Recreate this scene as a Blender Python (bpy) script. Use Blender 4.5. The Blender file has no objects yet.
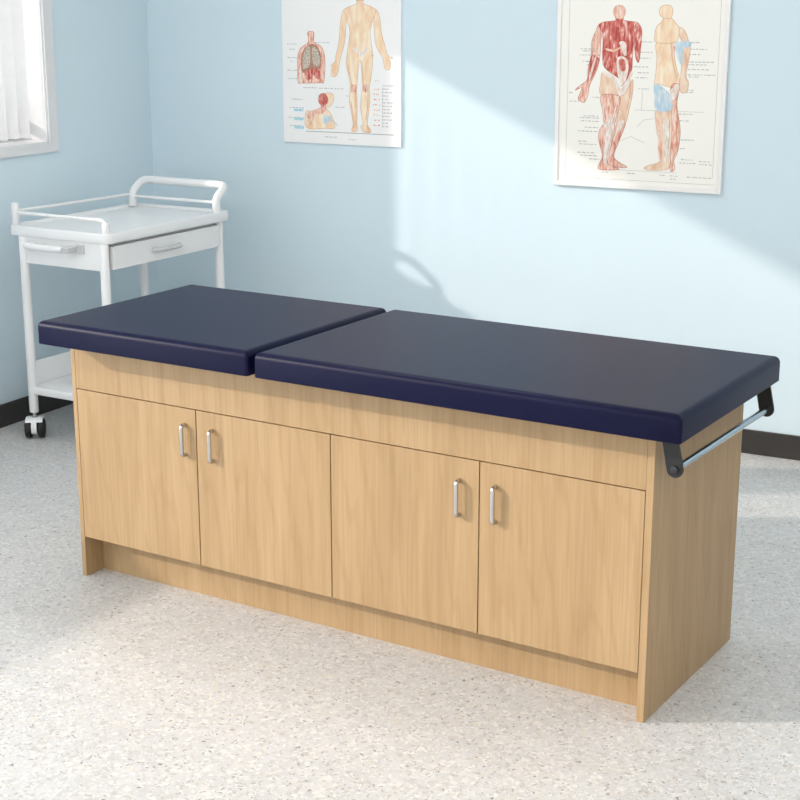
import bpy, bmesh, math, random
from mathutils import Vector, Matrix
C = bpy.context.scene.collection
SC = bpy.context.scene
PI = math.pi

# ------------------------------------------------------------------ camera
cam_d = bpy.data.cameras.new('camera')
cam = bpy.data.objects.new('camera', cam_d); C.objects.link(cam)
cam.location = (2.7426, -3.1264, 1.5814)
cam.rotation_euler = (1.3118, 0.0, 0.4867)
cam_d.sensor_width = 36.0
cam_d.lens = 1524.48 * 36.0 / 800.0
cam_d.clip_end = 60
SC.camera = cam

# ------------------------------------------------------------------ world, sun, exposure
w = bpy.data.worlds.new('daylight'); SC.world = w; w.use_nodes = True
bg = w.node_tree.nodes['Background']
bg.inputs['Color'].default_value = (0.93, 0.97, 1.0, 1)
bg.inputs['Strength'].default_value = 2.0
SUN_DIR = Vector((1.0257, 0.5657, -0.47))
sd = bpy.data.lights.new('sun', 'SUN'); sd.energy = 2.75; sd.angle = math.radians(1.3); sd.color = (1.0, 0.88, 0.79)
so = bpy.data.objects.new('sun', sd); C.objects.link(so)
so.rotation_euler = SUN_DIR.to_track_quat('-Z', 'Y').to_euler(); so.location = (-6, -3, 5)
def area(name, loc, direction, sx, sy, power, color=(1, 1, 1)):
    d = bpy.data.lights.new(name, 'AREA'); d.shape = 'RECTANGLE'; d.size = sx; d.size_y = sy; d.energy = power; d.color = color
    o = bpy.data.objects.new(name, d); C.objects.link(o); o.location = loc
    o.rotation_euler = Vector(direction).to_track_quat('-Z', 'Z').to_euler(); return o
# added fill lamps: at the unseen left window, at an invented opening behind the camera
area('daylight_fill', (-1.10, -1.75, 1.38), (1, 0, 0), 2.9, 1.35, 30, (0.97, 0.98, 1.0))
area('daylight_fill', (1.3, -4.46, 1.5), (0, 1, 0), 4.2, 1.7, 10, (1.0, 0.97, 0.93))
SC.view_settings.view_transform = 'Standard'
SC.view_settings.look = 'None'
SC.view_settings.gamma = 1.0
SC.view_settings.use_curve_mapping = False
SC.view_settings.exposure = 0.08
SC.cycles.use_denoising = True
SC.cycles.max_bounces = 8
SC.cycles.sample_clamp_indirect = 6.0

# ------------------------------------------------------------------ helpers
def lin(c):
    return tuple(((v/255)/12.92 if v/255 <= 0.04045 else ((v/255+0.055)/1.055)**2.4) for v in c) + (1,)
def newmat(name):
    m = bpy.data.materials.new(name); m.use_nodes = True
    nt = m.node_tree; return m, nt, nt.nodes['Principled BSDF']
def plain(name, rgb, rough=0.5, metal=0.0, spec=0.5, vary=0.04, scale=30.0, bump=0.0, bscale=300.0, coat=0.0):
    """one tone with a slight procedural unevenness and an optional fine bump"""
    m, nt, p = newmat(name); N = nt.nodes; L = nt.links
    tc = N.new('ShaderNodeTexCoord'); nz = N.new('ShaderNodeTexNoise'); nz.inputs['Scale'].default_value = scale; nz.inputs['Detail'].default_value = 4
    L.new(tc.outputs['Object'], nz.inputs['Vector'])
    c = lin(rgb); mx = N.new('ShaderNodeMix'); mx.data_type = 'RGBA'
    mx.inputs['A'].default_value = tuple(v*(1-vary) for v in c[:3]) + (1,); mx.inputs['B'].default_value = tuple(min(1, v*(1+vary)) for v in c[:3]) + (1,)
    L.new(nz.outputs['Fac'], mx.inputs['Factor']); L.new(mx.outputs['Result'], p.inputs['Base Color'])
    p.inputs['Roughness'].default_value = rough; p.inputs['Metallic'].default_value = metal; p.inputs['Specular IOR Level'].default_value = spec
    p.inputs['Coat Weight'].default_value = coat; p.inputs['Coat Roughness'].default_value = 0.2
    if bump:
        b = N.new('ShaderNodeBump'); b.inputs['Strength'].default_value = bump; b.inputs['Distance'].default_value = 0.002
        n2 = N.new('ShaderNodeTexNoise'); n2.inputs['Scale'].default_value = bscale; n2.inputs['Detail'].default_value = 3
        L.new(tc.outputs['Object'], n2.inputs['Vector']); L.new(n2.outputs['Fac'], b.inputs['Height']); L.new(b.outputs['Normal'], p.inputs['Normal'])
    return m
def ramp(N, stops, interp='LINEAR'):
    r = N.new('ShaderNodeValToRGB'); r.color_ramp.interpolation = interp; e = r.color_ramp.elements
    while len(e) < len(stops): e.new(0.5)
    for k, (pos, col) in enumerate(stops): e[k].position = pos; e[k].color = lin(col)
    return r
def mixc(nt, a, b, fac, mode='MIX'):
    m = nt.nodes.new('ShaderNodeMix'); m.data_type = 'RGBA'; m.blend_type = mode
    for s, v in (('A', a), ('B', b), ('Factor', fac)):
        if hasattr(v, 'is_output'): nt.links.new(v, m.inputs[s])
        else: m.inputs[s].default_value = v
    return m.outputs['Result']

def wood_mat():
    m, nt, p = newmat('beech_laminate'); N = nt.nodes; L = nt.links
    tc = N.new('ShaderNodeTexCoord'); oi = N.new('ShaderNodeObjectInfo')
    off = N.new('ShaderNodeVectorMath'); off.operation = 'SCALE'; off.inputs[0].default_value = (7.3, 3.1, 5.7); L.new(oi.outputs['Random'], off.inputs['Scale'])
    add = N.new('ShaderNodeVectorMath'); add.operation = 'ADD'; L.new(tc.outputs['Object'], add.inputs[0]); L.new(off.outputs[0], add.inputs[1])
    def noise(sc, scale, detail, dist=0.0):
        mp = N.new('ShaderNodeMapping'); mp.inputs['Scale'].default_value = sc; L.new(add.outputs[0], mp.inputs['Vector'])
        n = N.new('ShaderNodeTexNoise'); n.inputs['Scale'].default_value = scale; n.inputs['Detail'].default_value = detail; n.inputs['Distortion'].default_value = dist
        L.new(mp.outputs[0], n.inputs['Vector']); return n.outputs['Fac']
    broad = ramp(N, [(0.25, WOOD[0]), (0.5, WOOD[1]), (0.78, WOOD[2])]); L.new(noise((1, 1, 0.09), 16, 3, 0.6), broad.inputs['Fac'])
    fine = ramp(N, [(0.36, (208, 200, 190)), (0.56, (255, 255, 255))]); L.new(noise((1, 1, 0.022), 150, 4, 0.3), fine.inputs['Fac'])
    col = mixc(nt, broad.outputs['Color'], fine.outputs['Color'], 0.26, 'MULTIPLY')
    mp = N.new('ShaderNodeMapping'); mp.inputs['Scale'].default_value = (1, 1, 0.16); L.new(add.outputs[0], mp.inputs['Vector'])
    wv = N.new('ShaderNodeTexWave'); wv.wave_type = 'BANDS'; wv.bands_direction = 'DIAGONAL'; wv.inputs['Scale'].default_value = 9; wv.inputs['Distortion'].default_value = 9; wv.inputs['Detail'].default_value = 3; wv.inputs['Detail Scale'].default_value = 1.6
    L.new(mp.outputs[0], wv.inputs['Vector'])
    cr = ramp(N, [(0.0, (236, 226, 212)), (0.25, (255, 255, 255))]); L.new(wv.outputs['Fac'], cr.inputs['Fac'])
    col = mixc(nt, col, cr.outputs['Color'], 0.3, 'MULTIPLY')
    L.new(col, p.inputs['Base Color']); p.inputs['Roughness'].default_value = 0.42; p.inputs['Specular IOR Level'].default_value = 0.35
    return m

def floor_mat():
    m, nt, p = newmat('speckled_vinyl'); N = nt.nodes; L = nt.links
    tc = N.new('ShaderNodeTexCoord')
    def warp(scale, amt):
        n = N.new('ShaderNodeTexNoise'); n.inputs['Scale'].default_value = scale; n.inputs['Detail'].default_value = 2; L.new(tc.outputs['Object'], n.inputs['Vector'])
        s = N.new('ShaderNodeVectorMath'); s.operation = 'SUBTRACT'; L.new(n.outputs['Color'], s.inputs[0]); s.inputs[1].default_value = (.5, .5, .5)
        k = N.new('ShaderNodeVectorMath'); k.operation = 'SCALE'; k.inputs['Scale'].default_value = amt; L.new(s.outputs[0], k.inputs[0])
        a = N.new('ShaderNodeVectorMath'); a.operation = 'ADD'; L.new(tc.outputs['Object'], a.inputs[0]); L.new(k.outputs[0], a.inputs[1]); return a.outputs[0]
    v = warp(45, 0.03)
    def chips(scale, stops, thresh, off):
        mp = N.new('ShaderNodeMapping'); mp.inputs['Location'].default_value = (off, off*0.7, 0); mp.inputs['Scale'].default_value = (1, 1, 0); L.new(v, mp.inputs['Vector'])
        vo = N.new('ShaderNodeTexVoronoi'); vo.inputs['Scale'].default_value = scale; vo.inputs['Randomness'].default_value = 1.0; L.new(mp.outputs[0], vo.inputs['Vector'])
        sp = N.new('ShaderNodeSeparateColor'); L.new(vo.outputs['Color'], sp.inputs[0])
        r = ramp(N, stops, 'CONSTANT'); L.new(sp.outputs[0], r.inputs['Fac'])
        # chip size varies from cell to cell
        th = N.new('ShaderNodeMath'); th.operation = 'MULTIPLY'; L.new(sp.outputs[1], th.inputs[0]); th.inputs[1].default_value = thresh
        lt = N.new('ShaderNodeMath'); lt.operation = 'LESS_THAN'; L.new(vo.outputs['Distance'], lt.inputs[0]); L.new(th.outputs[0], lt.inputs[1])
        return r.outputs['Color'], lt.outputs[0]
    big = N.new('ShaderNodeTexNoise'); big.inputs['Scale'].default_value = 14; big.inputs['Detail'].default_value = 6; L.new(tc.outputs['Object'], big.inputs['Vector'])
    base = ramp(N, [(0.3, FL[0]), (0.7, FL[1])]); L.new(big.outputs['Fac'], base.inputs['Fac'])
    col = base.outputs['Color']
    for sc, st, th, off in ((100, [(0, (190, 187, 183)), (0.25, (214, 211, 207)), (0.5, (196, 195, 193)), (0.72, (205, 199, 190)), (0.86, (222, 220, 217))], 0.75, 3.1),
                            (70, [(0, (219, 217, 213)), (0.35, (186, 184, 180)), (0.5, (207, 201, 192)), (0.66, (212, 210, 207)), (0.9, (194, 193, 191))], 0.6, 11.3),
                            (135, [(0, (226, 225, 222)), (0.4, (180, 178, 174)), (0.62, (214, 212, 208)), (0.86, (160, 157, 152))], 0.5, 23.9),
                            (80, [(0, (122, 117, 111)), (0.5, (146, 142, 136)), (0.8, (132, 120, 108))], 0.26, 41.7)):
        c, f = chips(sc, st, th, off); g = N.new('ShaderNodeMath'); g.operation = 'MULTIPLY'; g.inputs[1].default_value = 0.78; L.new(f, g.inputs[0]); col = mixc(nt, col, c, g.outputs[0])
    L.new(col, p.inputs['Base Color']); p.inputs['Roughness'].default_value = 0.36; p.inputs['Specular IOR Level'].default_value = 0.4
    return m

def ink(name, stops, scale=90.0, stretch=(1, 1, 0.35)):
    """printed artwork: mottled tones of one printed colour"""
    m, nt, p = newmat(name); N = nt.nodes; L = nt.links
    tc = N.new('ShaderNodeTexCoord'); mp = N.new('ShaderNodeMapping'); mp.inputs['Scale'].default_value = stretch; L.new(tc.outputs['Object'], mp.inputs['Vector'])
    n = N.new('ShaderNodeTexNoise'); n.inputs['Scale'].default_value = scale; n.inputs['Detail'].default_value = 3; n.inputs['Distortion'].default_value = 0.4; L.new(mp.outputs[0], n.inputs['Vector'])
    r = ramp(N, stops); L.new(n.outputs['Fac'], r.inputs['Fac']); L.new(r.outputs['Color'], p.inputs['Base Color'])
    p.inputs['Roughness'].default_value = 0.6; p.inputs['Specular IOR Level'].default_value = 0.2
    return m

def obj(name, bm, mat, parent=None, loc=(0, 0, 0), rotz=0.0, smooth=None):
    me = bpy.data.meshes.new(name); bmesh.ops.recalc_face_normals(bm, faces=bm.faces[:])
    bm.to_mesh(me); bm.free()
    if smooth is not None:
        for p in me.polygons: p.use_smooth = True
        me.set_sharp_from_angle(angle=math.radians(smooth))
    o = bpy.data.objects.new(name, me); C.objects.link(o); me.materials.append(mat)
    o.location = loc; o.rotation_euler = (0, 0, rotz)
    if parent: o.parent = parent
    return o
def tag(o, label, cat, group=None):
    o['label'] = label; o['category'] = cat
    if group: o['group'] = group
    return o
def thing(name, label, cat, loc=(0, 0, 0), rotz=0.0, group=None):
    o = bpy.data.objects.new(name, None); C.objects.link(o); o.empty_display_size = 0.05
    o.location = loc; o.rotation_euler = (0, 0, rotz); return tag(o, label, cat, group)
def struct(name, bm, mat, loc=(0, 0, 0), rotz=0.0, parent=None):
    o = obj(name, bm, mat, parent, loc, rotz)
    if not parent: o['kind'] = 'structure'
    return o
def dup(root, loc, label=None, group=None, rotz=None):
    r = root.copy(); C.objects.link(r); r.location = loc
    if rotz is not None: r.rotation_euler = (0, 0, rotz)
    if label: r['label'] = label
    if group: r['group'] = group
    for ch in list(root.children):
        c = ch.copy(); C.objects.link(c); c.parent = r
        for g in list(ch.children):
            d = g.copy(); C.objects.link(d); d.parent = c
    return r
def box(bm, x0, x1, y0, y1, z0, z1, bev=0.0, seg=2):
    vs = [bm.verts.new((x, y, z)) for x in (x0, x1) for y in (y0, y1) for z in (z0, z1)]
    fs = [bm.faces.new([vs[i] for i in f]) for f in ((0, 1, 3, 2), (4, 6, 7, 5), (0, 4, 5, 1), (2, 3, 7, 6), (0, 2, 6, 4), (1, 5, 7, 3))]
    if bev:
        es = list({e for f in fs for e in f.edges})
        bmesh.ops.bevel(bm, geom=es, offset=bev, segments=seg, profile=0.5, affect='EDGES')
    return bm
def bx(*a, **k): return box(bmesh.new(), *a, **k)
def rrect(x0, x1, y0, y1, r, n=6):
    pts = []
    for cx, cy, a0 in ((x1-r, y1-r, 0), (x0+r, y1-r, 90), (x0+r, y0+r, 180), (x1-r, y0+r, 270)):
        for k in range(n+1):
            a = math.radians(a0 + 90*k/n); pts.append((cx + r*math.cos(a), cy + r*math.sin(a)))
    return pts
def rings(bm, loops, cap0=True, cap1=True):
    R = [[bm.verts.new(p) for p in lp] for lp in loops]
    for a, b in zip(R, R[1:]):
        n = len(a)
        for i in range(n): bm.faces.new((a[i], a[(i+1) % n], b[(i+1) % n], b[i]))
    if cap0: bm.faces.new(R[0][::-1])
    if cap1: bm.faces.new(R[-1])
    return bm
def slab(bm, x0, x1, y0, y1, z0, z1, rc, rt, rb, n=6):
    """rounded-corner slab with rolled top and bottom edges"""
    lp = []
    def ring(ins, z): lp.append([(x, y, z) for x, y in rrect(x0+ins, x1-ins, y0+ins, y1-ins, max(rc-ins, 0.003), 7)])
    ring(rb+0.004, z0)
    for k in range(n+1):
        a = PI/2*k/n; ring(rb*(1-math.sin(a)), z0 + rb*(1-math.cos(a)))
    for k in range(n+1):
        a = PI/2*k/n; ring(rt*(1-math.cos(a)), z1 - rt*(1-math.sin(a)))
    ring(rt+0.004, z1)
    return rings(bm, lp)
def tube(bm, path, r, n=12, closed=False):
    path = [Vector(p) for p in path]; loops = []; m = len(path); up = None
    for i, p in enumerate(path):
        t = (path[min(i+1, m-1)] - path[max(i-1, 0)]).normalized()
        if up is None:
            up = Vector((0, 0, 1)) if abs(t.z) < 0.9 else Vector((1, 0, 0))
        u = (up - t*up.dot(t)).normalized(); up = u; v = t.cross(u)
        loops.append([tuple(p + (u*math.cos(2*PI*k/n) + v*math.sin(2*PI*k/n))*r) for k in range(n)])
    return rings(bm, loops)
def fillet(pts, r, n=6):
    pts = [Vector(p) for p in pts]; out = [pts[0]]
    for a, b, c in zip(pts, pts[1:], pts[2:]):
        d1 = (a-b).normalized(); d2 = (c-b).normalized(); ang = d1.angle(d2); t = min(r/math.tan(ang/2), (a-b).length*.49, (c-b).length*.49)
        p1 = b + d1*t; p2 = b + d2*t
        for k in range(n+1):
            s = k/n; out.append(p1*(1-s)**2 + b*2*s*(1-s) + p2*s*s)
    out.append(pts[-1]); return out
def lathe(bm, prof, cx=0, cy=0, n=20):
    return rings(bm, [[(cx + r*math.cos(2*PI*k/n), cy + r*math.sin(2*PI*k/n), z) for k in range(n)] for r, z in prof])
def cyl(bm, a, b, r, n=20, bev=0.0):
    a, b = Vector(a), Vector(b); t = (b-a).normalized(); u = t.orthogonal().normalized(); v = t.cross(u)
    prof = [(r, 0), (r, (b-a).length)] if not bev else [(r-bev, 0), (r-bev*.3, bev*.3), (r, bev), (r, (b-a).length-bev), (r-bev*.3, (b-a).length-bev*.3), (r-bev, (b-a).length)]
    return rings(bm, [[tuple(a + t*h + (u*math.cos(2*PI*k/n) + v*math.sin(2*PI*k/n))*q) for k in range(n)] for q, h in prof])
def prism(bm, pts, y0, y1):
    """outline in (x, z), extruded along y"""
    a = [bm.verts.new((x, y0, z)) for x, z in pts]; b = [bm.verts.new((x, y1, z)) for x, z in pts]; n = len(pts)
    fa = bm.faces.new(a); fb = bm.faces.new(b[::-1])
    for i in range(n): bm.faces.new((a[(i+1) % n], a[i], b[i], b[(i+1) % n]))
    bm.normal_update()
    bmesh.ops.triangulate(bm, faces=[fa, fb], ngon_method='EAR_CLIP')
    return bm
def curve_pts(pts, n=4):
    """closed smooth outline through the points"""
    out = []; m = len(pts)
    for i in range(m):
        p0, p1, p2, p3 = (Vector(pts[(i+k-1) % m]) for k in range(4))
        for k in range(n):
            s = k/n
            out.append(tuple(0.5*((2*p1) + (p2-p0)*s + (2*p0-5*p1+4*p2-p3)*s*s + (3*p1-p0-3*p2+p3)*s**3)))
    return out

# ------------------------------------------------------------------ materials
WOOD = ((169, 140, 103), (176, 147, 109), (183, 155, 118))
FL = ((196, 196, 196), (206, 206, 206))
M = dict(
    wood=wood_mat(), floor=floor_mat(),
    wall=plain('pale_blue_paint', (212, 230, 239), 0.75, spec=0.25, vary=0.012, scale=6, bump=0.05, bscale=400),
    ceil=plain('white_ceiling_paint', (238, 238, 236), 0.85, spec=0.2),
    neutral=plain('off_white_paint', (238, 238, 236), 0.85, spec=0.2),
    base=plain('black_rubber', (54, 52, 51), 0.45, spec=0.4, vary=0.1),
    trim=plain('white_gloss_paint', (226, 227, 228), 0.35),
    vane=plain('white_vane_fabric', (240, 240, 240), 0.7),
    vinyl=plain('navy_vinyl', (10, 12, 46), 0.36, spec=0.15, vary=0.05, bump=0.22, bscale=420),
    white=plain('white_powder_coat', (236, 237, 238), 0.3, vary=0.01),
    satin=plain('grey_satin_plastic', (196, 198, 200), 0.35, vary=0.02),
    nickel=plain('brushed_nickel', (200, 198, 194), 0.26, metal=1.0),
    steel=plain('polished_steel', (190, 200, 208), 0.2, metal=1.0),
    black=plain('black_enamel', (24, 24, 25), 0.42, vary=0.08),
    bolt=plain('dark_steel_bolt', (62, 63, 66), 0.4, metal=0.7),
    tyre=plain('black_caster_rubber', (18, 18, 19), 0.5, vary=0.1),
    dark=plain('gap_shade', (28, 27, 26), 0.8),
    paper=plain('poster_paper', (244, 244, 243), 0.55, spec=0.3, vary=0.01),
    cream=plain('cream_poster_paper', (247, 245, 238), 0.55, spec=0.3, vary=0.01),
    frame=plain('white_frame_lacquer', (242, 240, 238), 0.35, vary=0.01),
    text=plain('grey_print', (150, 150, 152), 0.6, vary=0.2, scale=200),
    ink_skin=ink('skin_print', [(0.25, (238, 200, 164)), (0.5, (247, 220, 188)), (0.7, (252, 238, 218))], 45),
    ink_tan=ink('tan_print', [(0.25, (224, 184, 156)), (0.5, (240, 210, 184)), (0.7, (248, 230, 212))], 50),
    ink_red=ink('muscle_red_print', [(0.3, (172, 70, 66)), (0.46, (202, 100, 92)), (0.58, (222, 142, 130)), (0.7, (244, 216, 206))], 130, (1, 1, 0.25)),
    ink_rose=ink('muscle_rose_print', [(0.28, (204, 118, 100)), (0.42, (228, 168, 148)), (0.56, (242, 208, 190)), (0.7, (250, 234, 224))], 120, (1, 1, 0.22)),
    ink_pale=ink('pale_tissue_print', [(0.3, (222, 202, 186)), (0.55, (242, 230, 222)), (0.7, (250, 246, 242))], 120),
    ink_blue=ink('blue_tissue_print', [(0.3, (172, 202, 222)), (0.5, (196, 216, 228)), (0.68, (228, 232, 232))], 70),
    ink_grey=ink('lung_print', [(0.32, (136, 126, 116)), (0.48, (190, 180, 164)), (0.62, (226, 216, 202))], 230, (1, 1, 1)),
    line_tan=plain('brown_outline_print', (214, 164, 126), 0.6), line_red=plain('red_outline_print', (186, 108, 96), 0.6),
    ink_dark=ink('dark_print', [(0.3, (150, 104, 88)), (0.6, (200, 150, 128))], 120, (1, 1, 1)),
    ink_cyan=ink('cyan_print', [(0.3, (150, 204, 222)), (0.6, (190, 226, 236))], 120),
    ink_coral=ink('coral_print', [(0.3, (232, 130, 110)), (0.6, (244, 180, 160))], 200),
)
def emit_mat(name, col, s):
    m, nt, p = newmat(name); p.inputs['Base Color'].default_value = col + (1,); p.inputs['Emission Color'].default_value = col + (1,); p.inputs['Emission Strength'].default_value = s; return m
M['fill_glow'] = emit_mat('fill_emitter', (1.0, 0.965, 0.93), 9.5)  # glow of the added overhead fill panels
def glass_mat():
    m, nt, p = newmat('window_glass'); N = nt.nodes; L = nt.links
    t = N.new('ShaderNodeBsdfTransparent'); g = N.new('ShaderNodeBsdfGlossy'); g.inputs['Roughness'].default_value = 0.02
    x = N.new('ShaderNodeMixShader'); x.inputs[0].default_value = 0.06; L.new(t.outputs[0], x.inputs[1]); L.new(g.outputs[0], x.inputs[2])
    L.new(x.outputs[0], N['Material Output'].inputs['Surface']); return m
M['glass'] = glass_mat()

# ------------------------------------------------------------------ room shell
LA = -0.0165; LO = (-1.2176, 0.0532, 0)         # left wall: local +x into the room, local y along the wall
BA = 0.0; BO = (0.9865, 2.0798, 0)     # back wall: local x along the wall, local -y into the room
H = 2.7; T = 0.22
struct('floor', bx(-1.9, 4.0, -5.0, 2.6, -0.06, 0), M['floor'])
struct('ceiling', bx(-1.9, 4.0, -5.0, 2.6, H, H+0.06), M['ceil'])
W1 = (0.22, 1.39, 1.04, 2.03); W2 = (-3.3, 0.06, 0.67, 2.2)
bm = bmesh.new()
box(bm, -T, 0, -4.8, W2[0], 0, H); box(bm, -T, 0, W2[0], W2[1], 0, W2[2]); box(bm, -T, 0, W2[0], W2[1], W2[3], H)
box(bm, -T, 0, W2[1], W1[0], 0, H); box(bm, -T, 0, W1[0], W1[1], 0, W1[2]); box(bm, -T, 0, W1[0], W1[1], W1[3], H)
box(bm, -T, 0, W1[1], 2.0276, 0, H)
struct('wall_left', bm, M['wall'], LO, LA)
struct('wall_back', bx(-2.75, 2.72, 0, 0.15, 0, H), M['wall'], BO, BA)
struct('wall_right', bx(3.7, 3.85, -4.7, 2.25, 0, H), M['neutral'])
bm = bmesh.new()
box(bm, -1.05, -0.85, -4.75, -4.55, 0, H); box(bm, -0.85, 3.45, -4.75, -4.55, 0, 0.6); box(bm, -0.85, 3.45, -4.75, -4.55, 2.4, H); box(bm, 3.45, 3.7, -4.75, -4.55, 0, H)  # opening added to let fill light reach the cabinet front
struct('wall_front', bm, M['neutral'])
struct('baseboard_left', bx(0, 0.012, -4.5, 2.02, 0, 0.088, bev=0.003), M['base'], LO, LA)
struct('baseboard_back', bx(-2.15, 2.7, -0.012, 0, 0, 0.088, bev=0.003), M['base'], BO, BA)
def window(name, w, loc, rot, cas=0.05, low=0.035):
    y0, y1, z0, z1 = w
    bm = bmesh.new()      # casing round the opening
    for a in ((y0-cas, y0, z0-low, z1+cas), (y1, y1+cas, z0-low, z1+cas), (y0, y1, z0-low, z0), (y0, y1, z1, z1+cas)):
        box(bm, 0.0, 0.010, a[0], a[1], a[2], a[3])
    # white lining of the reveal
    for a in ((y0, y0+0.004, z0, z1), (y1-0.004, y1, z0, z1), (y0, y1, z0, z0+0.004), (y0, y1, z1-0.004, z1)):
        box(bm, -T, 0.0, a[0], a[1], a[2], a[3])
    o = struct(name, bm, M['trim'], loc, rot)
    bm = bmesh.new(); f = 0.035
    y0 += .004; y1 -= .004; z0 += .004; z1 -= .004
    for a in ((y0, y0+f, z0, z1), (y1-f, y1, z0, z1), (y0+f, y1-f, z0, z0+f*.7), (y0+f, y1-f, z1-f, z1), (y0+f, y1-f, z0+0.085, z0+0.115)):  # last bar added to cast a dark band on the back wall
        box(bm, -T+0.015, -T+0.05, a[0], a[1], a[2], a[3])
    obj('window_frame', bm, M['trim'], o)
    obj('pane', bx(-T+0.03, -T+0.034, y0+f, y1-f, z0+f*.7, z1-f), M['glass'], o)
    return o
window('window_1', W1, LO, LA)
window('window_2', W2, LO, LA)
# unseen fill panels added overhead to brighten the room
lp = None
for i, (x, y) in enumerate(((0.2, 0.5), (2.6, 0.5), (0.2, -2.4), (2.6, -2.4))):
    if lp is None:
        lp = thing('fill_panel', '', 'fill light', (x, y, H), 0, 'fill panels added under the ceiling')
        bm = bmesh.new()
        for a in ((-0.62, 0.62, -0.17, -0.15), (-0.62, 0.62, 0.15, 0.17), (-0.62, -0.60, -0.15, 0.15), (0.60, 0.62, -0.15, 0.15)): box(bm, a[0], a[1], a[2], a[3], -0.03, 0)
        obj('frame', bm, M['trim'], lp); obj('diffuser', bx(-0.60, 0.60, -0.15, 0.15, -0.022, -0.012), M['fill_glow'], lp)
        first = lp
        lp['label'] = 'long white fill light panel added above the room'
    else: dup(first, (x, y, H))

# ------------------------------------------------------------------ vertical blind in the left window
bl = thing('vertical_blind', 'white vertical blind hanging in the window on the left wall', 'blind', (LO[0], LO[1], 0), LA)
obj('head_rail', bx(-0.115, -0.075, 0.235, 1.375, 1.975, 2.01), M['trim'], bl)
vdir = Vector((SUN_DIR.x*math.cos(LA) + SUN_DIR.y*math.sin(LA), SUN_DIR.y*math.cos(LA) - SUN_DIR.x*math.sin(LA), 0)).normalized(); vn = Vector((-vdir.y, vdir.x, 0))
vm = None; k = 0; y = 1.335
while y > 0.28:
    if vm is None:
        bm = bmesh.new(); loops = []
        sec = []
        for s in range(9):
            t_ = -0.0445 + 0.089*s/8; b = 0.002*(1-(t_/0.0445)**2); sec.append((t_, b))
        prof = [vdir*t_ + vn*(b+0.0005) for t_, b in sec] + [vdir*t_ + vn*(b-0.0005) for t_, b in sec[::-1]]
        loops = [[(q.x, q.y, z) for q in prof] for z in (1.058, 1.975)]
        vm = obj('vane', rings(bm, loops), M['vane'], bl, (-0.098, y, 0)); v = vm
    else:
        v = vm.copy(); C.objects.link(v); v.parent = bl; v.location = (-0.098, y, 0)
    y -= 0.062
obj('bottom_chain', tube(bmesh.new(), [(-0.06, 0.26, 1.0535), (-0.06, 1.366, 1.0535)], 0.0022, 6), M['satin'], bl)

# ------------------------------------------------------------------ examination table
CA = -0.0757; MA = -0.0657; CX, CY = 0.9, 0.3
tb = thing('treatment_table', 'beech treatment table with navy vinyl top and four cupboard doors', 'treatment table', (0.9122, 0.2604, 0), CA)
X0, XL, XR, X1 = 0.070-CX, 0.085-CX, 1.758-CX, 1.776-CX
G = [XL] + [g-CX for g in (0.503, 0.927, 1.346)] + [XR]
YF, YB = -CY, 0.547-CY; ZK, ZD, ZT = 0.118, 0.546, 0.6865
obj('side_panel', bx(X0, XL, YF, YB, 0, ZT, bev=0.0008, seg=1), M['wood'], tb)
obj('side_panel', bx(XR, X1, YF, YB, 0, ZT, bev=0.0008, seg=1), M['wood'], tb)
obj('back_panel', bx(XL, XR, YB-0.014, YB, 0, ZT), M['wood'], tb)
obj('front_rail', bx(XL+0.0003, XR-0.0003, YF+0.0004, YF+0.018, ZD+0.0012, ZT, bev=0.0006, seg=1), M['wood'], tb)
obj('toe_kick', bx(XL, XR, YF+0.070, YF+0.086, 0, ZK+0.014), M['wood'], tb)
obj('bottom_shelf', bx(XL, XR, YF+0.021, YB-0.014, ZK+0.014, ZK+0.030), M['wood'], tb)
obj('door_gap_shade', bx(XL, XR, YF+0.0215, YF+0.030, ZK+0.030, ZT), M['dark'], tb)  # near-black sheet standing in for the shade behind the door gaps
hx = (0.466-CX, 0.5585-CX, 1.293-CX, 1.3895-CX)
hz = ((0.415, 0.506), (0.4125, 0.504), (0.402, 0.496), (0.402, 0.497))
for i in range(4):
    d = obj('door', bx(G[i]+0.0014, G[i+1]-0.0014, YF, YF+0.018, ZK, ZD-0.0012, bev=0.0007, seg=1), M['wood'], tb)
    d['label'] = ('leftmost cupboard door', 'cupboard door second from the left', 'cupboard door second from the right', 'rightmost cupboard door')[i]
    x = hx[i]; za, zb = hz[i]; yo = YF - 0.0165
    path = fillet([(x, YF, zb-0.005), (x, yo, zb-0.005), (x, yo, za+0.005), (x, YF, za+0.005)], 0.010, 6)
    obj('handle', tube(bmesh.new(), path, 0.0056, 12), M['nickel'], d, smooth=40)
    tabl = tb
# cushions
dA = MA - CA; K = 0.98; CL = (0.0416, -0.0648, 0.0)
ZB, ZU = 0.6873, 0.7497
def cushion(name, x0, x1, label):
    o = obj(name, slab(bmesh.new(), (x0-CX)*K, (x1-CX)*K, (-0.037-CY)*K, (0.618-CY)*K, ZB, ZU, 0.010, 0.017, 0.004), M['vinyl'], tb, CL, dA, smooth=50)
    o['label'] = label
cushion('headrest_cushion', -0.009, 0.7035, 'shorter navy cushion')
cushion('body_cushion', 0.7215, 1.839, 'longer navy cushion')
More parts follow.
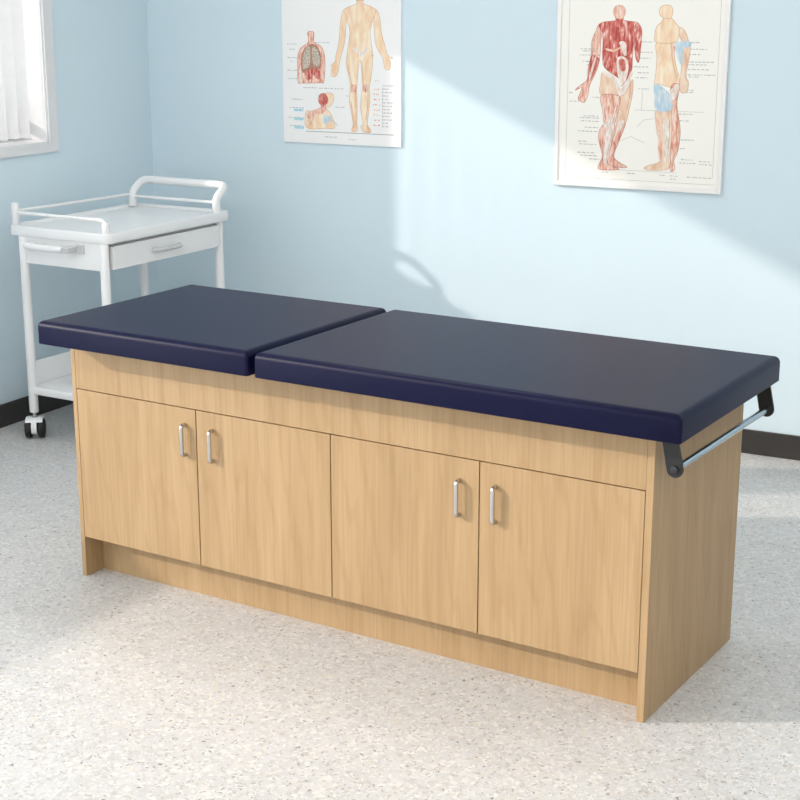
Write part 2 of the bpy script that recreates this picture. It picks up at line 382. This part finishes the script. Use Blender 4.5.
# paper roll bar on the right end
def plate(yc):
    """flat arm in the xz plane hanging from under the cushion"""
    top = Vector((1.808-CX, 0, ZB)); bot = Vector((1.825-CX, 0, 0.608)); ax = (bot-top).normalized(); sd_ = Vector((-ax.z, 0, ax.x)); r = 0.0185
    pts = [((top - sd_*r).x, ZB), ((top + sd_*r).x, ZB)]
    for k in range(13):
        a = PI*k/12; q = bot + sd_*r*math.cos(a) + ax*r*math.sin(a); pts.append((q.x, q.z))
    return obj('bracket', prism(bmesh.new(), pts, yc-0.003, yc+0.003), M['black'], tb), bot
YA, YZ = -0.006-CY, 0.572-CY
p1, c1 = plate(YA)
obj('bolt', cyl(bmesh.new(), (c1.x, YA-0.003, c1.z), (c1.x, YA-0.008, c1.z), 0.0085, 18, 0.0015), M['bolt'], p1, smooth=40)
p2, c2 = plate(YZ)
obj('bolt', cyl(bmesh.new(), (c2.x, YZ+0.003, c2.z), (c2.x, YZ+0.008, c2.z), 0.0085, 18, 0.0015), M['bolt'], p2, smooth=40)
obj('paper_roll_rod', cyl(bmesh.new(), (c1.x, YA+0.003, c1.z), (c1.x, YZ-0.003, c1.z), 0.0085, 20), M['steel'], tb, smooth=40)

# ------------------------------------------------------------------ trolley
tr = thing('medical_trolley', 'white two tier medical trolley with drawer and push handle in the corner', 'trolley', (-0.8059, 1.3715, 0), -0.0437)
OX, OY = -0.865, 1.335
tx0, tx1, ty0, ty1 = -1.100-OX, -0.630-OX, 0.984-OY, 1.700-OY
lx0, lx1, ly0, ly1 = -1.034-OX, -0.658-OX, 0.996-OY, 1.652-OY
def tray(bm, x0, x1, y0, y1, z0, z1, r, lip, dep):
    R = lambda i, z: [(x, y, z) for x, y in rrect(x0+i, x1-i, y0+i, y1-i, max(r-i, .004), 6)]
    return rings(bm, [R(0.004, z0), R(0.001, z0+0.001), R(0, z0+0.004), R(0, z1-0.004), R(0.0015, z1-0.001), R(0.004, z1), R(lip, z1), R(lip+0.003, z1-0.002), R(lip+0.008, z1-dep), R(lip+0.012, z1-dep)])
obj('top_tray', tray(bmesh.new(), tx0, tx1, ty0, ty1, 0.752, 0.788, 0.034, 0.014, 0.010), M['white'], tr, smooth=45)
for lx, ly in ((lx0, ly0), (lx1, ly0), (lx0, ly1), (lx1, ly1)):
    obj('leg', cyl(bmesh.new(), (lx, ly, 0.098), (lx, ly, 0.752), 0.0165, 20, 0.003), M['white'], tr, smooth=40)
# casters
def caster(lx, ly, rot):
    hd = bmesh.new()      # hood: solid plate between the wheels with a cap over the top
    pts = [(-0.024, 0.072), (0.026, 0.072), (0.037, 0.062), (0.0405, 0.046), (0.036, 0.030), (0.026, 0.020), (0.010, 0.016), (-0.010, 0.018), (-0.026, 0.034), (-0.030, 0.052)]
    prism(hd, pts, -0.0095, 0.0095)
    pts2 = [(-0.033, 0.058), (-0.031, 0.068), (-0.024, 0.0765), (0.010, 0.0785), (0.026, 0.0745), (0.033, 0.066), (0.029, 0.0645), (0.014, 0.0745), (-0.012, 0.0745), (-0.026, 0.066), (-0.030, 0.057)]
    prism(hd, pts2, -0.031, 0.031)
    o = obj('caster', hd, M['white'], tr, (lx, ly, 0), rot)
    obj('stem', lathe(bmesh.new(), [(0.012, 0.0755), (0.012, 0.080), (0.007, 0.082), (0.007, 0.094), (0.011, 0.095), (0.011, 0.099)], 0, 0, 18), M['nickel'], o, smooth=40)
    for s in (-1, 1):
        bm = bmesh.new(); y0 = s*0.0105; y1 = s*0.036
        cyl(bm, (0, min(y0, y1), 0.0375), (0, max(y0, y1), 0.0375), 0.0375, 30, 0.010)
        obj('wheel', bm, M['tyre'], o, smooth=40)
for lx, ly, r in ((lx0, ly0, -0.95), (lx1, ly0, -0.5), (lx0, ly1, -0.9), (lx1, ly1, -0.6)): caster(lx, ly, r)
# lower shelf with upstand on the wall side
obj('lower_shelf', tray(bmesh.new(), lx0-0.006, lx1+0.006, ly0-0.010, ly1+0.010, 0.168, 0.196, 0.012, 0.006, 0.005), M['white'], tr, smooth=45)
obj('shelf_upstand', bx(lx0-0.010, lx0-0.002, ly0+0.010, ly1-0.010, 0.196, 0.285, bev=0.002), M['white'], tr)
# drawer
dh = obj('drawer_housing', bx(lx0+0.004, lx1-0.012, ly0-0.006, ly1+0.004, 0.655, 0.752, bev=0.002), M['white'], tr)
dr = obj('drawer', bx(lx1-0.011, lx1+0.020, ly0+0.026, ly1-0.022, 0.658, 0.740, bev=0.002), M['white'], tr)
def pull(path, w, h):
    """flat strap handle"""
    return tube(bmesh.new(), path, w, 10)
fx = lx1+0.020; ym = (ly0+ly1)/2 - 0.015
obj('handle', tube(bmesh.new(), fillet([(fx, ym-0.075, 0.700), (fx+0.024, ym-0.060, 0.700), (fx+0.028, ym, 0.700), (fx+0.024, ym+0.060, 0.700), (fx, ym+0.075, 0.700)], 0.03, 4), 0.0085, 12), M['satin'], dr, smooth=45)
# bar handle on the near end
fy = ly0-0.006
eh = obj('end_handle', tube(bmesh.new(), fillet([(lx0+0.050, fy, 0.726), (lx0+0.050, fy-0.045, 0.726), (lx0+0.232, fy-0.045, 0.726)], 0.022, 6), 0.0115, 14), M['white'], tr, smooth=45)
obj('end_cap', bx(lx0+0.226, lx0+0.262, fy-0.053, fy, 0.716, 0.736, bev=0.002), M['satin'], eh)
obj('mounting_plate', bx(lx0+0.258, lx0+0.292, fy-0.006, fy, 0.711, 0.742, bev=0.002), M['satin'], eh)
# guard rails
zr = 0.836
obj('corner_post', lathe(bmesh.new(), [(0.013, 0.784), (0.0145, 0.786), (0.0145, 0.860), (0.013, 0.864), (0.010, 0.866)], tx0+0.024, ty0+0.024, 20), M['white'], tr, smooth=40)
obj('guard_rail', tube(bmesh.new(), fillet([(tx0+0.036, ty0+0.020, zr-0.004), (tx1-0.024, ty0+0.020, zr-0.004), (tx1-0.024, ty0+0.020, 0.786)], 0.022, 6), 0.0062, 12), M['white'], tr, smooth=45)
obj('corner_post', lathe(bmesh.new(), [(0.0135, 0.784), (0.0135, 0.822), (0.012, 0.8245), (0.009, 0.826)], tx1-0.022, ty0+0.020, 18), M['white'], tr, smooth=40)
obj('guard_rail', tube(bmesh.new(), [(tx0+0.024, ty0+0.036, zr), (tx0+0.024, ty1-0.060, zr-0.008)], 0.0055, 12), M['white'], tr, smooth=45)
# push handle at the far end
yb = ty1-0.055
hp = fillet([(tx0+0.030, yb, 0.784), (tx0+0.030, yb, 0.838), (tx0+0.030, yb+0.066, 0.881), (tx1-0.030, yb+0.066, 0.881), (tx1-0.030, yb, 0.838), (tx1-0.030, yb, 0.784)], 0.035, 7)
ph = obj('push_handle', tube(bmesh.new(), hp, 0.0155, 18), M['white'], tr, smooth=50)
obj('cross_rail', tube(bmesh.new(), [(tx0+0.030, yb, zr-0.014), (tx1-0.030, yb, zr-0.014)], 0.0058, 12), M['white'], ph, smooth=45)

# ------------------------------------------------------------------ posters
LEFT_ART = {
  'body': [(0.3,0.389),(0.292,0.344),(0.289,0.305),(0.299,0.259),(0.305,0.231),(0.304,0.203),(0.301,0.167),(0.309,0.124),(0.316,0.082),(0.31,0.06),(0.314,0.052),(0.333,0.053),(0.337,0.068),(0.335,0.089),(0.337,0.132),(0.336,0.175),(0.334,0.21),(0.339,0.253),(0.343,0.295),(0.347,0.32),(0.351,0.32),(0.355,0.289),(0.357,0.253),(0.358,0.211),(0.352,0.176),(0.35,0.14),(0.357,0.105),(0.36,0.083),(0.35,0.072),(0.36,0.058),(0.38,0.05),(0.395,0.052),(0.394,0.063),(0.383,0.078),(0.382,0.098),(0.389,0.141),(0.393,0.191),(0.39,0.219),(0.398,0.261),(0.405,0.311),(0.405,0.352),(0.399,0.391),(0.395,0.429),(0.408,0.477),(0.421,0.508),(0.399,0.522),(0.367,0.532),(0.365,0.544),(0.337,0.544),(0.335,0.532),(0.302,0.521),(0.279,0.507),(0.292,0.476),(0.305,0.428)],
  'armL': [(0.279,0.509),(0.267,0.476),(0.262,0.441),(0.256,0.389),(0.242,0.336),(0.239,0.318),(0.218,0.3),(0.212,0.295),(0.225,0.3),(0.22,0.275),(0.223,0.26),(0.241,0.259),(0.252,0.276),(0.259,0.311),(0.264,0.329),(0.278,0.371),(0.286,0.407),(0.29,0.455),(0.294,0.476)],
  'armR': [(0.421,0.51),(0.41,0.477),(0.411,0.449),(0.416,0.391),(0.429,0.36),(0.447,0.336),(0.451,0.318),(0.457,0.294),(0.47,0.289),(0.48,0.295),(0.482,0.316),(0.475,0.34),(0.488,0.33),(0.49,0.334),(0.469,0.348),(0.455,0.391),(0.445,0.422),(0.439,0.463),(0.434,0.491)],
  'head': [(0.337,0.539),(0.329,0.566),(0.328,0.59),(0.336,0.611),(0.352,0.616),(0.368,0.61),(0.376,0.59),(0.374,0.566),(0.365,0.539),(0.352,0.533)],
  'chest_skin': [(0.07,0.234),(0.069,0.29),(0.07,0.333),(0.081,0.361),(0.103,0.377),(0.118,0.386),(0.119,0.404),(0.117,0.426),(0.146,0.426),(0.146,0.389),(0.171,0.377),(0.187,0.359),(0.195,0.321),(0.193,0.271),(0.187,0.235),(0.173,0.233),(0.092,0.23)],
  'chest_dark': [(0.091,0.272),(0.086,0.311),(0.092,0.347),(0.111,0.372),(0.129,0.38),(0.154,0.377),(0.169,0.359),(0.177,0.327),(0.175,0.292),(0.144,0.28),(0.118,0.276)],
  'lungL': [(0.095,0.287),(0.093,0.319),(0.101,0.351),(0.116,0.37),(0.127,0.368),(0.128,0.334),(0.126,0.305),(0.114,0.291)],
  'lungR': [(0.138,0.368),(0.152,0.368),(0.164,0.352),(0.172,0.327),(0.171,0.306),(0.157,0.295),(0.141,0.305),(0.136,0.341)],
  'muscle_low': [(0.105,0.272),(0.123,0.282),(0.14,0.288),(0.157,0.284),(0.171,0.278),(0.169,0.247),(0.152,0.252),(0.144,0.263),(0.13,0.247),(0.109,0.246)],
  'white_low': [(0.08,0.286),(0.086,0.286),(0.09,0.236),(0.079,0.234)],
  'red_head': [(0.163,0.159),(0.163,0.181),(0.175,0.193),(0.193,0.194),(0.204,0.178),(0.203,0.16),(0.193,0.146),(0.194,0.131),(0.171,0.134),(0.174,0.147)],
  'skin_head': [(0.193,0.195),(0.219,0.197),(0.232,0.186),(0.229,0.161),(0.211,0.141),(0.199,0.146),(0.205,0.164),(0.205,0.178)],
  'bust': [(0.104,0.121),(0.128,0.125),(0.167,0.138),(0.194,0.149),(0.201,0.135),(0.222,0.111),(0.234,0.079),(0.231,0.06),(0.191,0.059),(0.106,0.058)],
  'bust_red': [(0.107,0.117),(0.133,0.124),(0.171,0.14),(0.194,0.131),(0.18,0.116),(0.15,0.112),(0.128,0.093),(0.111,0.099)],
  'bust_blue': [(0.19,0.112),(0.222,0.101),(0.207,0.085),(0.188,0.077),(0.183,0.091)],
  'kneeL': [(0.311,0.228),(0.328,0.232),(0.334,0.214),(0.328,0.203),(0.313,0.204)],
  'kneeR': [(0.365,0.232),(0.384,0.233),(0.385,0.212),(0.373,0.203),(0.362,0.211)],
  'pelvis': [(0.319,0.365),(0.337,0.348),(0.349,0.338),(0.366,0.345),(0.382,0.362),(0.378,0.373),(0.353,0.353),(0.331,0.371)],
}
RIGHT_ART = {
  'torso': [(0.172,0.508),(0.172,0.463),(0.182,0.42),(0.237,0.383),(0.248,0.357),(0.27,0.388),(0.284,0.414),(0.285,0.457),(0.288,0.51),(0.293,0.546),(0.305,0.569),(0.289,0.579),(0.248,0.584),(0.246,0.594),(0.216,0.594),(0.215,0.583),(0.173,0.578),(0.154,0.566),(0.168,0.54)],
  'head': [(0.216,0.592),(0.208,0.607),(0.208,0.621),(0.217,0.633),(0.229,0.635),(0.243,0.632),(0.252,0.62),(0.252,0.606),(0.244,0.59),(0.231,0.587)],
  'hip': [(0.176,0.405),(0.219,0.384),(0.237,0.353),(0.238,0.327),(0.171,0.328),(0.169,0.372)],
  'thighL': [(0.172,0.326),(0.24,0.325),(0.243,0.292),(0.233,0.248),(0.225,0.226),(0.19,0.222),(0.18,0.272)],
  'calfL': [(0.19,0.227),(0.225,0.229),(0.228,0.204),(0.218,0.16),(0.206,0.093),(0.219,0.08),(0.247,0.071),(0.244,0.065),(0.174,0.063),(0.175,0.087),(0.184,0.114),(0.169,0.166),(0.17,0.202)],
  'shinL': [(0.21,0.246),(0.227,0.252),(0.225,0.222),(0.214,0.142),(0.202,0.09),(0.189,0.092),(0.192,0.159),(0.197,0.21),(0.186,0.222)],
  'thighR': [(0.242,0.325),(0.258,0.332),(0.287,0.384),(0.29,0.337),(0.28,0.28),(0.267,0.23),(0.236,0.229),(0.235,0.248),(0.245,0.292)],
  'calfR': [(0.236,0.231),(0.267,0.232),(0.261,0.205),(0.244,0.161),(0.229,0.112),(0.254,0.091),(0.277,0.08),(0.274,0.074),(0.231,0.075),(0.206,0.088),(0.214,0.142),(0.229,0.195)],
  'kneeR': [(0.241,0.234),(0.262,0.24),(0.257,0.214),(0.245,0.201),(0.237,0.21)],
  'ligament': [(0.178,0.412),(0.22,0.39),(0.24,0.363),(0.248,0.351),(0.261,0.369),(0.281,0.41),(0.286,0.399),(0.268,0.36),(0.253,0.329),(0.238,0.33),(0.227,0.357),(0.208,0.383),(0.179,0.4)],
  'gut': [(0.228,0.454),(0.248,0.461),(0.264,0.45),(0.271,0.422),(0.265,0.388),(0.25,0.36),(0.24,0.374),(0.229,0.413)],
  'gut_red': [(0.236,0.449),(0.255,0.449),(0.262,0.418),(0.251,0.409),(0.238,0.422)],
  'ribs': [(0.185,0.488),(0.215,0.483),(0.235,0.492),(0.235,0.487),(0.215,0.476),(0.187,0.481)],
  'collar': [(0.234,0.509),(0.256,0.509),(0.262,0.469),(0.253,0.465),(0.243,0.486)],
  'arm': [(0.154,0.566),(0.144,0.545),(0.134,0.523),(0.129,0.501),(0.129,0.463),(0.12,0.419),(0.118,0.38),(0.105,0.367),(0.079,0.348),(0.075,0.339),(0.098,0.349),(0.091,0.327),(0.086,0.308),(0.109,0.297),(0.123,0.322),(0.128,0.354),(0.135,0.372),(0.154,0.411),(0.164,0.455),(0.165,0.508),(0.167,0.536)],
  'forearm': [(0.132,0.463),(0.156,0.456),(0.161,0.446),(0.15,0.413),(0.133,0.379),(0.121,0.38),(0.124,0.419)],
  'armbone': [(0.143,0.452),(0.149,0.451),(0.131,0.383),(0.125,0.384)],
  'arm2': [(0.305,0.569),(0.315,0.55),(0.315,0.512),(0.312,0.466),(0.307,0.44),(0.295,0.457),(0.288,0.51),(0.293,0.546)],
  's_torso': [(0.369,0.511),(0.432,0.511),(0.436,0.468),(0.445,0.426),(0.458,0.388),(0.454,0.357),(0.429,0.358),(0.385,0.368),(0.367,0.371),(0.37,0.399),(0.372,0.458)],
  's_chest': [(0.369,0.509),(0.361,0.534),(0.367,0.564),(0.384,0.58),(0.392,0.593),(0.419,0.592),(0.433,0.578),(0.449,0.56),(0.45,0.535),(0.434,0.51)],
  's_head': [(0.392,0.591),(0.378,0.6),(0.374,0.611),(0.378,0.628),(0.395,0.636),(0.414,0.634),(0.423,0.62),(0.422,0.605),(0.416,0.59)],
  's_blue': [(0.367,0.37),(0.394,0.361),(0.422,0.34),(0.433,0.315),(0.432,0.281),(0.378,0.279),(0.37,0.329)],
  's_back': [(0.428,0.364),(0.455,0.372),(0.458,0.35),(0.453,0.299),(0.469,0.214),(0.464,0.144),(0.451,0.109),(0.456,0.079),(0.438,0.073),(0.437,0.143),(0.437,0.212),(0.425,0.282)],
  's_front': [(0.378,0.281),(0.43,0.283),(0.436,0.238),(0.439,0.186),(0.433,0.108),(0.431,0.077),(0.361,0.07),(0.342,0.077),(0.356,0.087),(0.402,0.107),(0.392,0.167),(0.378,0.236)],
  's_shin': [(0.405,0.246),(0.427,0.246),(0.433,0.186),(0.428,0.108),(0.415,0.107),(0.41,0.177)],
  's_pink': [(0.376,0.262),(0.396,0.224),(0.405,0.159),(0.402,0.109),(0.394,0.119),(0.387,0.202)],
  's_pale': [(0.422,0.34),(0.451,0.372),(0.457,0.353),(0.446,0.324),(0.433,0.315)],
  's_arm': [(0.449,0.562),(0.471,0.548),(0.485,0.512),(0.491,0.502),(0.489,0.46),(0.48,0.401),(0.49,0.378),(0.486,0.346),(0.465,0.342),(0.457,0.362),(0.46,0.392),(0.462,0.451),(0.463,0.502),(0.449,0.535)],
  's_sleeve': [(0.436,0.512),(0.49,0.514),(0.489,0.497),(0.466,0.488),(0.464,0.435),(0.449,0.453),(0.438,0.486)],
  's_ribs': [(0.424,0.501),(0.437,0.496),(0.437,0.483),(0.434,0.469),(0.431,0.459),(0.425,0.468),(0.428,0.483)],
}
def backwall(s, z):      # a point of the back wall, s metres along it
    return (BO[0] + s*math.cos(BA), BO[1] + s*math.sin(BA), z)
def art(parent, name, items, table, y0):
    """printed figures: one mesh per printed colour area, laid on the paper"""
    root = obj(name, prism(bmesh.new(), curve_pts(table[items[0][0]]), -y0-0.00002, -y0), M[items[0][1]], parent)
    d = 0.00004
    for k, mat, line in items:
        pts = curve_pts(table[k])
        if line:      # inked outline of the area, its tone inside
            d += 0.00004
            obj('printed_area', prism(bmesh.new(), pts, -y0-d, -y0), M['line_'+line], root)
            pts = inset(pts, 0.0016)
        d += 0.00004
        obj('printed_area', prism(bmesh.new(), pts, -y0-d, -y0), M[mat], root)
    return root
def inset(pts, t):
    n = len(pts); A = sum(pts[i][0]*pts[(i+1) % n][1] - pts[(i+1) % n][0]*pts[i][1] for i in range(n)); s = 1 if A > 0 else -1; out = []
    for i in range(n):
        e = Vector(pts[(i+1) % n]) - Vector(pts[i-1]); e.normalize(); out.append((pts[i][0] - s*e.y*t, pts[i][1] + s*e.x*t))
    return out
random.seed(4)
def textrow(p, x0, x1, z, y0, h=0.0032):
    bm = bmesh.new(); x = x0
    while x < x1-0.004:
        wd = random.uniform(0.004, 0.016); wd = min(wd, x1-x)
        # a word: tight run of small strokes
        q = x
        while q < x+wd-0.001:
            a = random.uniform(0.0007, 0.0015); hh = h*random.uniform(0.55, 1.0)
            box(bm, q, q+a, -y0-0.0003, -y0, z, z+hh); q += a+random.uniform(0.0004, 0.0009)
        x += wd + random.uniform(0.0025, 0.005)
    return obj('caption_line', bm, M['text'], p)
def rule(p, x0, z0, x1, z1, y0, t=0.0012):
    bm = bmesh.new()
    d = Vector((x1-x0, z1-z0)); n_ = Vector((-d.y, d.x)).normalized()*t/2
    prism(bm, [(x0-n_.x, z0-n_.y), (x1-n_.x, z1-n_.y), (x1+n_.x, z1+n_.y), (x0+n_.x, z0+n_.y)], -y0-0.0003, -y0)
    return obj('printed_rule', bm, M['text'], p)

# left poster: frameless sheet on a thin board
P1 = thing('anatomy_poster', 'frameless white anatomy chart with a bare standing figure and small chest drawing', 'poster', backwall(-1.5168, 1.0215), BA)
Y1 = 0.008
obj('sheet', bx(0, 0.527, -Y1, 0, 0, 0.70, bev=0.0008, seg=1), M['paper'], P1)
body_art = art(P1, 'body_drawing', [('head', 'ink_skin', 'tan'), ('body', 'ink_skin', 'tan'), ('armL', 'ink_skin', 'tan'), ('armR', 'ink_skin', 'tan'), ('pelvis', 'ink_pale', None), ('kneeL', 'ink_rose', None), ('kneeR', 'ink_rose', None)], LEFT_ART, Y1)
art(P1, 'chest_drawing', [('chest_skin', 'ink_rose', 'red'), ('chest_dark', 'ink_dark', None), ('lungL', 'ink_grey', None), ('lungR', 'ink_grey', None), ('muscle_low', 'ink_red', None), ('white_low', 'ink_pale', None)], LEFT_ART, Y1)
art(P1, 'bust_drawing', [('bust', 'ink_skin', 'tan'), ('skin_head', 'ink_skin', 'tan'), ('red_head', 'ink_red', 'red'), ('bust_red', 'ink_rose', None), ('bust_blue', 'ink_blue', None)], LEFT_ART, Y1)
for z, x0, x1 in ((0.378, .023, .069), (0.358, .034, .058), (0.326, .023, .068), (0.312, .040, .052), (0.278, .023, .066), (0.246, .023, .066), (0.167, .040, .090), (0.134, .030, .095), (0.096, .026, .094), (0.064, .030, .094),
                  (0.213, .095, .155), (0.212, .165, .275), (0.142, .235, .280), (0.186, .285, .300), (0.246, .415, .432), (0.026, .190, .245), (0.020, .300, .330), (0.385, .150, .215), (0.34, .40, .412)): textrow(P1, x0, x1, z, Y1)
for z0 in range(12): textrow(P1, 0.447, 0.470+random.uniform(0.0, 0.025), 0.216-z0*0.0128, Y1, 0.0036)
rule(P1, 0.103, 0.046, 0.495, 0.046, Y1, 0.0022); rule(P1, 0.447, 0.230, 0.495, 0.230, Y1, 0.0016); rule(P1, 0.447, 0.226, 0.447, 0.07, Y1, 0.0009)
rule(P1, 0.140, 0.105, 0.125, 0.072, Y1); rule(P1, 0.112, 0.090, 0.135, 0.070, Y1); rule(P1, 0.185, 0.115, 0.250, 0.072, Y1)
for z in (0.122, 0.087, 0.054): obj('caption_bar', bx(0.050, 0.093, -Y1-0.0002, -Y1, z, z+0.009), M['ink_cyan'], P1)
bm = bmesh.new()
for i in range(8):
    z = 0.214-i*0.0195
    for j in range(3):
        x = 0.408+j*0.010+random.uniform(-0.003, 0.003); box(bm, x, x+random.uniform(0.003, 0.008), -Y1-0.0003, -Y1, z, z+random.uniform(0.002, 0.006))
obj('small_figures', bm, M['ink_coral'], P1)

def strokes(root, lines, mat, y0, t=0.0008):
    for a in lines:
        for (x0, z0), (x1, z1) in zip(a, a[1:]):
            d = Vector((x1-x0, z1-z0)); n_ = Vector((-d.y, d.x)).normalized()*t/2
            obj('drawn_line', prism(bmesh.new(), [(x0-n_.x, z0-n_.y), (x1-n_.x, z1-n_.y), (x1+n_.x, z1+n_.y), (x0+n_.x, z0+n_.y)], -y0-0.0017, -y0), M[mat], root)
def along(k, table, i, j, shift):
    q = table[k][i:j]; return [(x+shift, z) for x, z in q]
strokes(body_art, [along('body', LEFT_ART, 2, 6, 0.007), along('body', LEFT_ART, 6, 10, 0.007), along('body', LEFT_ART, 12, 17, -0.006), along('body', LEFT_ART, 20, 24, 0.006), along('body', LEFT_ART, 29, 34, -0.006), along('body', LEFT_ART, 34, 38, -0.008)], 'line_tan', Y1)

# right poster: cream sheet in a narrow white frame
P2 = thing('anatomy_poster', 'white framed anatomy chart with red muscle figure and side view figure', 'poster', backwall(-0.3594, 0.9165), BA)
Y2 = 0.010; PW, PH, FW = 0.6235, 0.76, 0.016
obj('sheet', bx(FW*.8, PW-FW*.8, -Y2, 0, FW*.8, PH-FW*.8), M['cream'], P2)
bm = bmesh.new()
for a in ((0, FW, 0, PH), (PW-FW, PW, 0, PH), (FW, PW-FW, 0, FW), (FW, PW-FW, PH-FW, PH)): box(bm, a[0], a[1], -0.015, 0, a[2], a[3], bev=0.0015, seg=1)
obj('frame', bm, M['frame'], P2)
mus_art = art(P2, 'muscle_figure', [('torso', 'ink_red', 'red'), ('head', 'ink_rose', 'tan'), ('arm', 'ink_rose', 'red'), ('arm2', 'ink_red', 'red'), ('hip', 'ink_tan', 'tan'), ('thighR', 'ink_tan', 'tan'), ('calfR', 'ink_rose', 'red'), ('thighL', 'ink_rose', 'red'), ('calfL', 'ink_rose', 'red'), ('forearm', 'ink_red', 'red'), ('armbone', 'ink_pale', None), ('shinL', 'ink_pale', None), ('kneeR', 'ink_pale', None), ('gut', 'ink_pale', None), ('gut_red', 'ink_red', None), ('ligament', 'ink_pale', None), ('ribs', 'ink_tan', None), ('collar', 'ink_pale', None)], RIGHT_ART, Y2)
side_art = art(P2, 'side_figure', [('s_torso', 'ink_skin', 'tan'), ('s_chest', 'ink_skin', 'tan'), ('s_head', 'ink_skin', 'tan'), ('s_back', 'ink_rose', 'red'), ('s_front', 'ink_tan', 'tan'), ('s_pale', 'ink_pale', None), ('s_blue', 'ink_blue', None), ('s_shin', 'ink_pale', None), ('s_pink', 'ink_rose', None), ('s_arm', 'ink_tan', 'tan'), ('s_sleeve', 'ink_blue', None), ('s_ribs', 'ink_rose', None)], RIGHT_ART, Y2)
for z, x0, x1 in ((.483, .09, .16), (.476, .10, .165), (.462, .088, .165), (.440, .10, .165), (.428, .115, .160), (.330, .05, .07), (.300, .055, .09), (.250, .11, .165), (.243, .095, .170), (.232, .10, .170), (.210, .115, .17), (.196, .09, .165), (.160, .09, .13), (.150, .095, .16), (.120, .09, .16), (.110, .10, .165), (.098, .135, .175), (.316, .14, .165),
                  (.510, .29, .36), (.475, .30, .355), (.455, .295, .35), (.425, .29, .35), (.405, .305, .35), (.388, .30, .345), (.350, .31, .35),
                  (.510, .47, .53), (.488, .48, .55), (.470, .48, .53), (.445, .47, .585), (.436, .47, .55), (.420, .47, .56), (.402, .47, .59), (.395, .47, .53), (.350, .47, .51), (.343, .475, .515), (.268, .46, .51), (.245, .45, .50), (.180, .46, .52), (.150, .46, .49), (.112, .475, .525), (.100, .47, .53), (.108, .54, .58), (.098, .54, .59),
                  (.054, .185, .215), (.054, .28, .31), (.054, .40, .42), (.053, .44, .465), (.042, .44, .46), (.052, .50, .590)): textrow(P2, x0, x1, z, Y2, 0.0034)
for a in ((.045, .031, .045, .70), (.591, .054, .591, .70), (.045, .031, .60, .031), (.30, .278, .55, .278), (.184, .066, .46, .066), (.325, .278, .325, .345), (.24, .475, .28, .455), (.24, .165, .29, .185), (.29, .185, .34, .165), (.31, .22, .335, .245), (.335, .245, .37, .25)):
    rule(P2, *a, Y2, 0.0008)
strokes(mus_art, [along('thighL', RIGHT_ART, 2, 5, -0.008), along('thighL', RIGHT_ART, 2, 5, -0.016), along('calfL', RIGHT_ART, 2, 5, -0.006), along('calfL', RIGHT_ART, 8, 12, 0.007), along('calfR', RIGHT_ART, 1, 5, -0.008), along('thighR', RIGHT_ART, 2, 5, -0.009), along('torso', RIGHT_ART, 0, 3, 0.012), along('arm', RIGHT_ART, 2, 6, 0.006)], 'line_red', Y2)
strokes(side_art, [along('s_front', RIGHT_ART, 1, 5, -0.008), along('s_back', RIGHT_ART, 2, 7, -0.006), along('s_torso', RIGHT_ART, 1, 5, -0.010), along('s_arm', RIGHT_ART, 4, 7, -0.006)], 'line_tan', Y2)
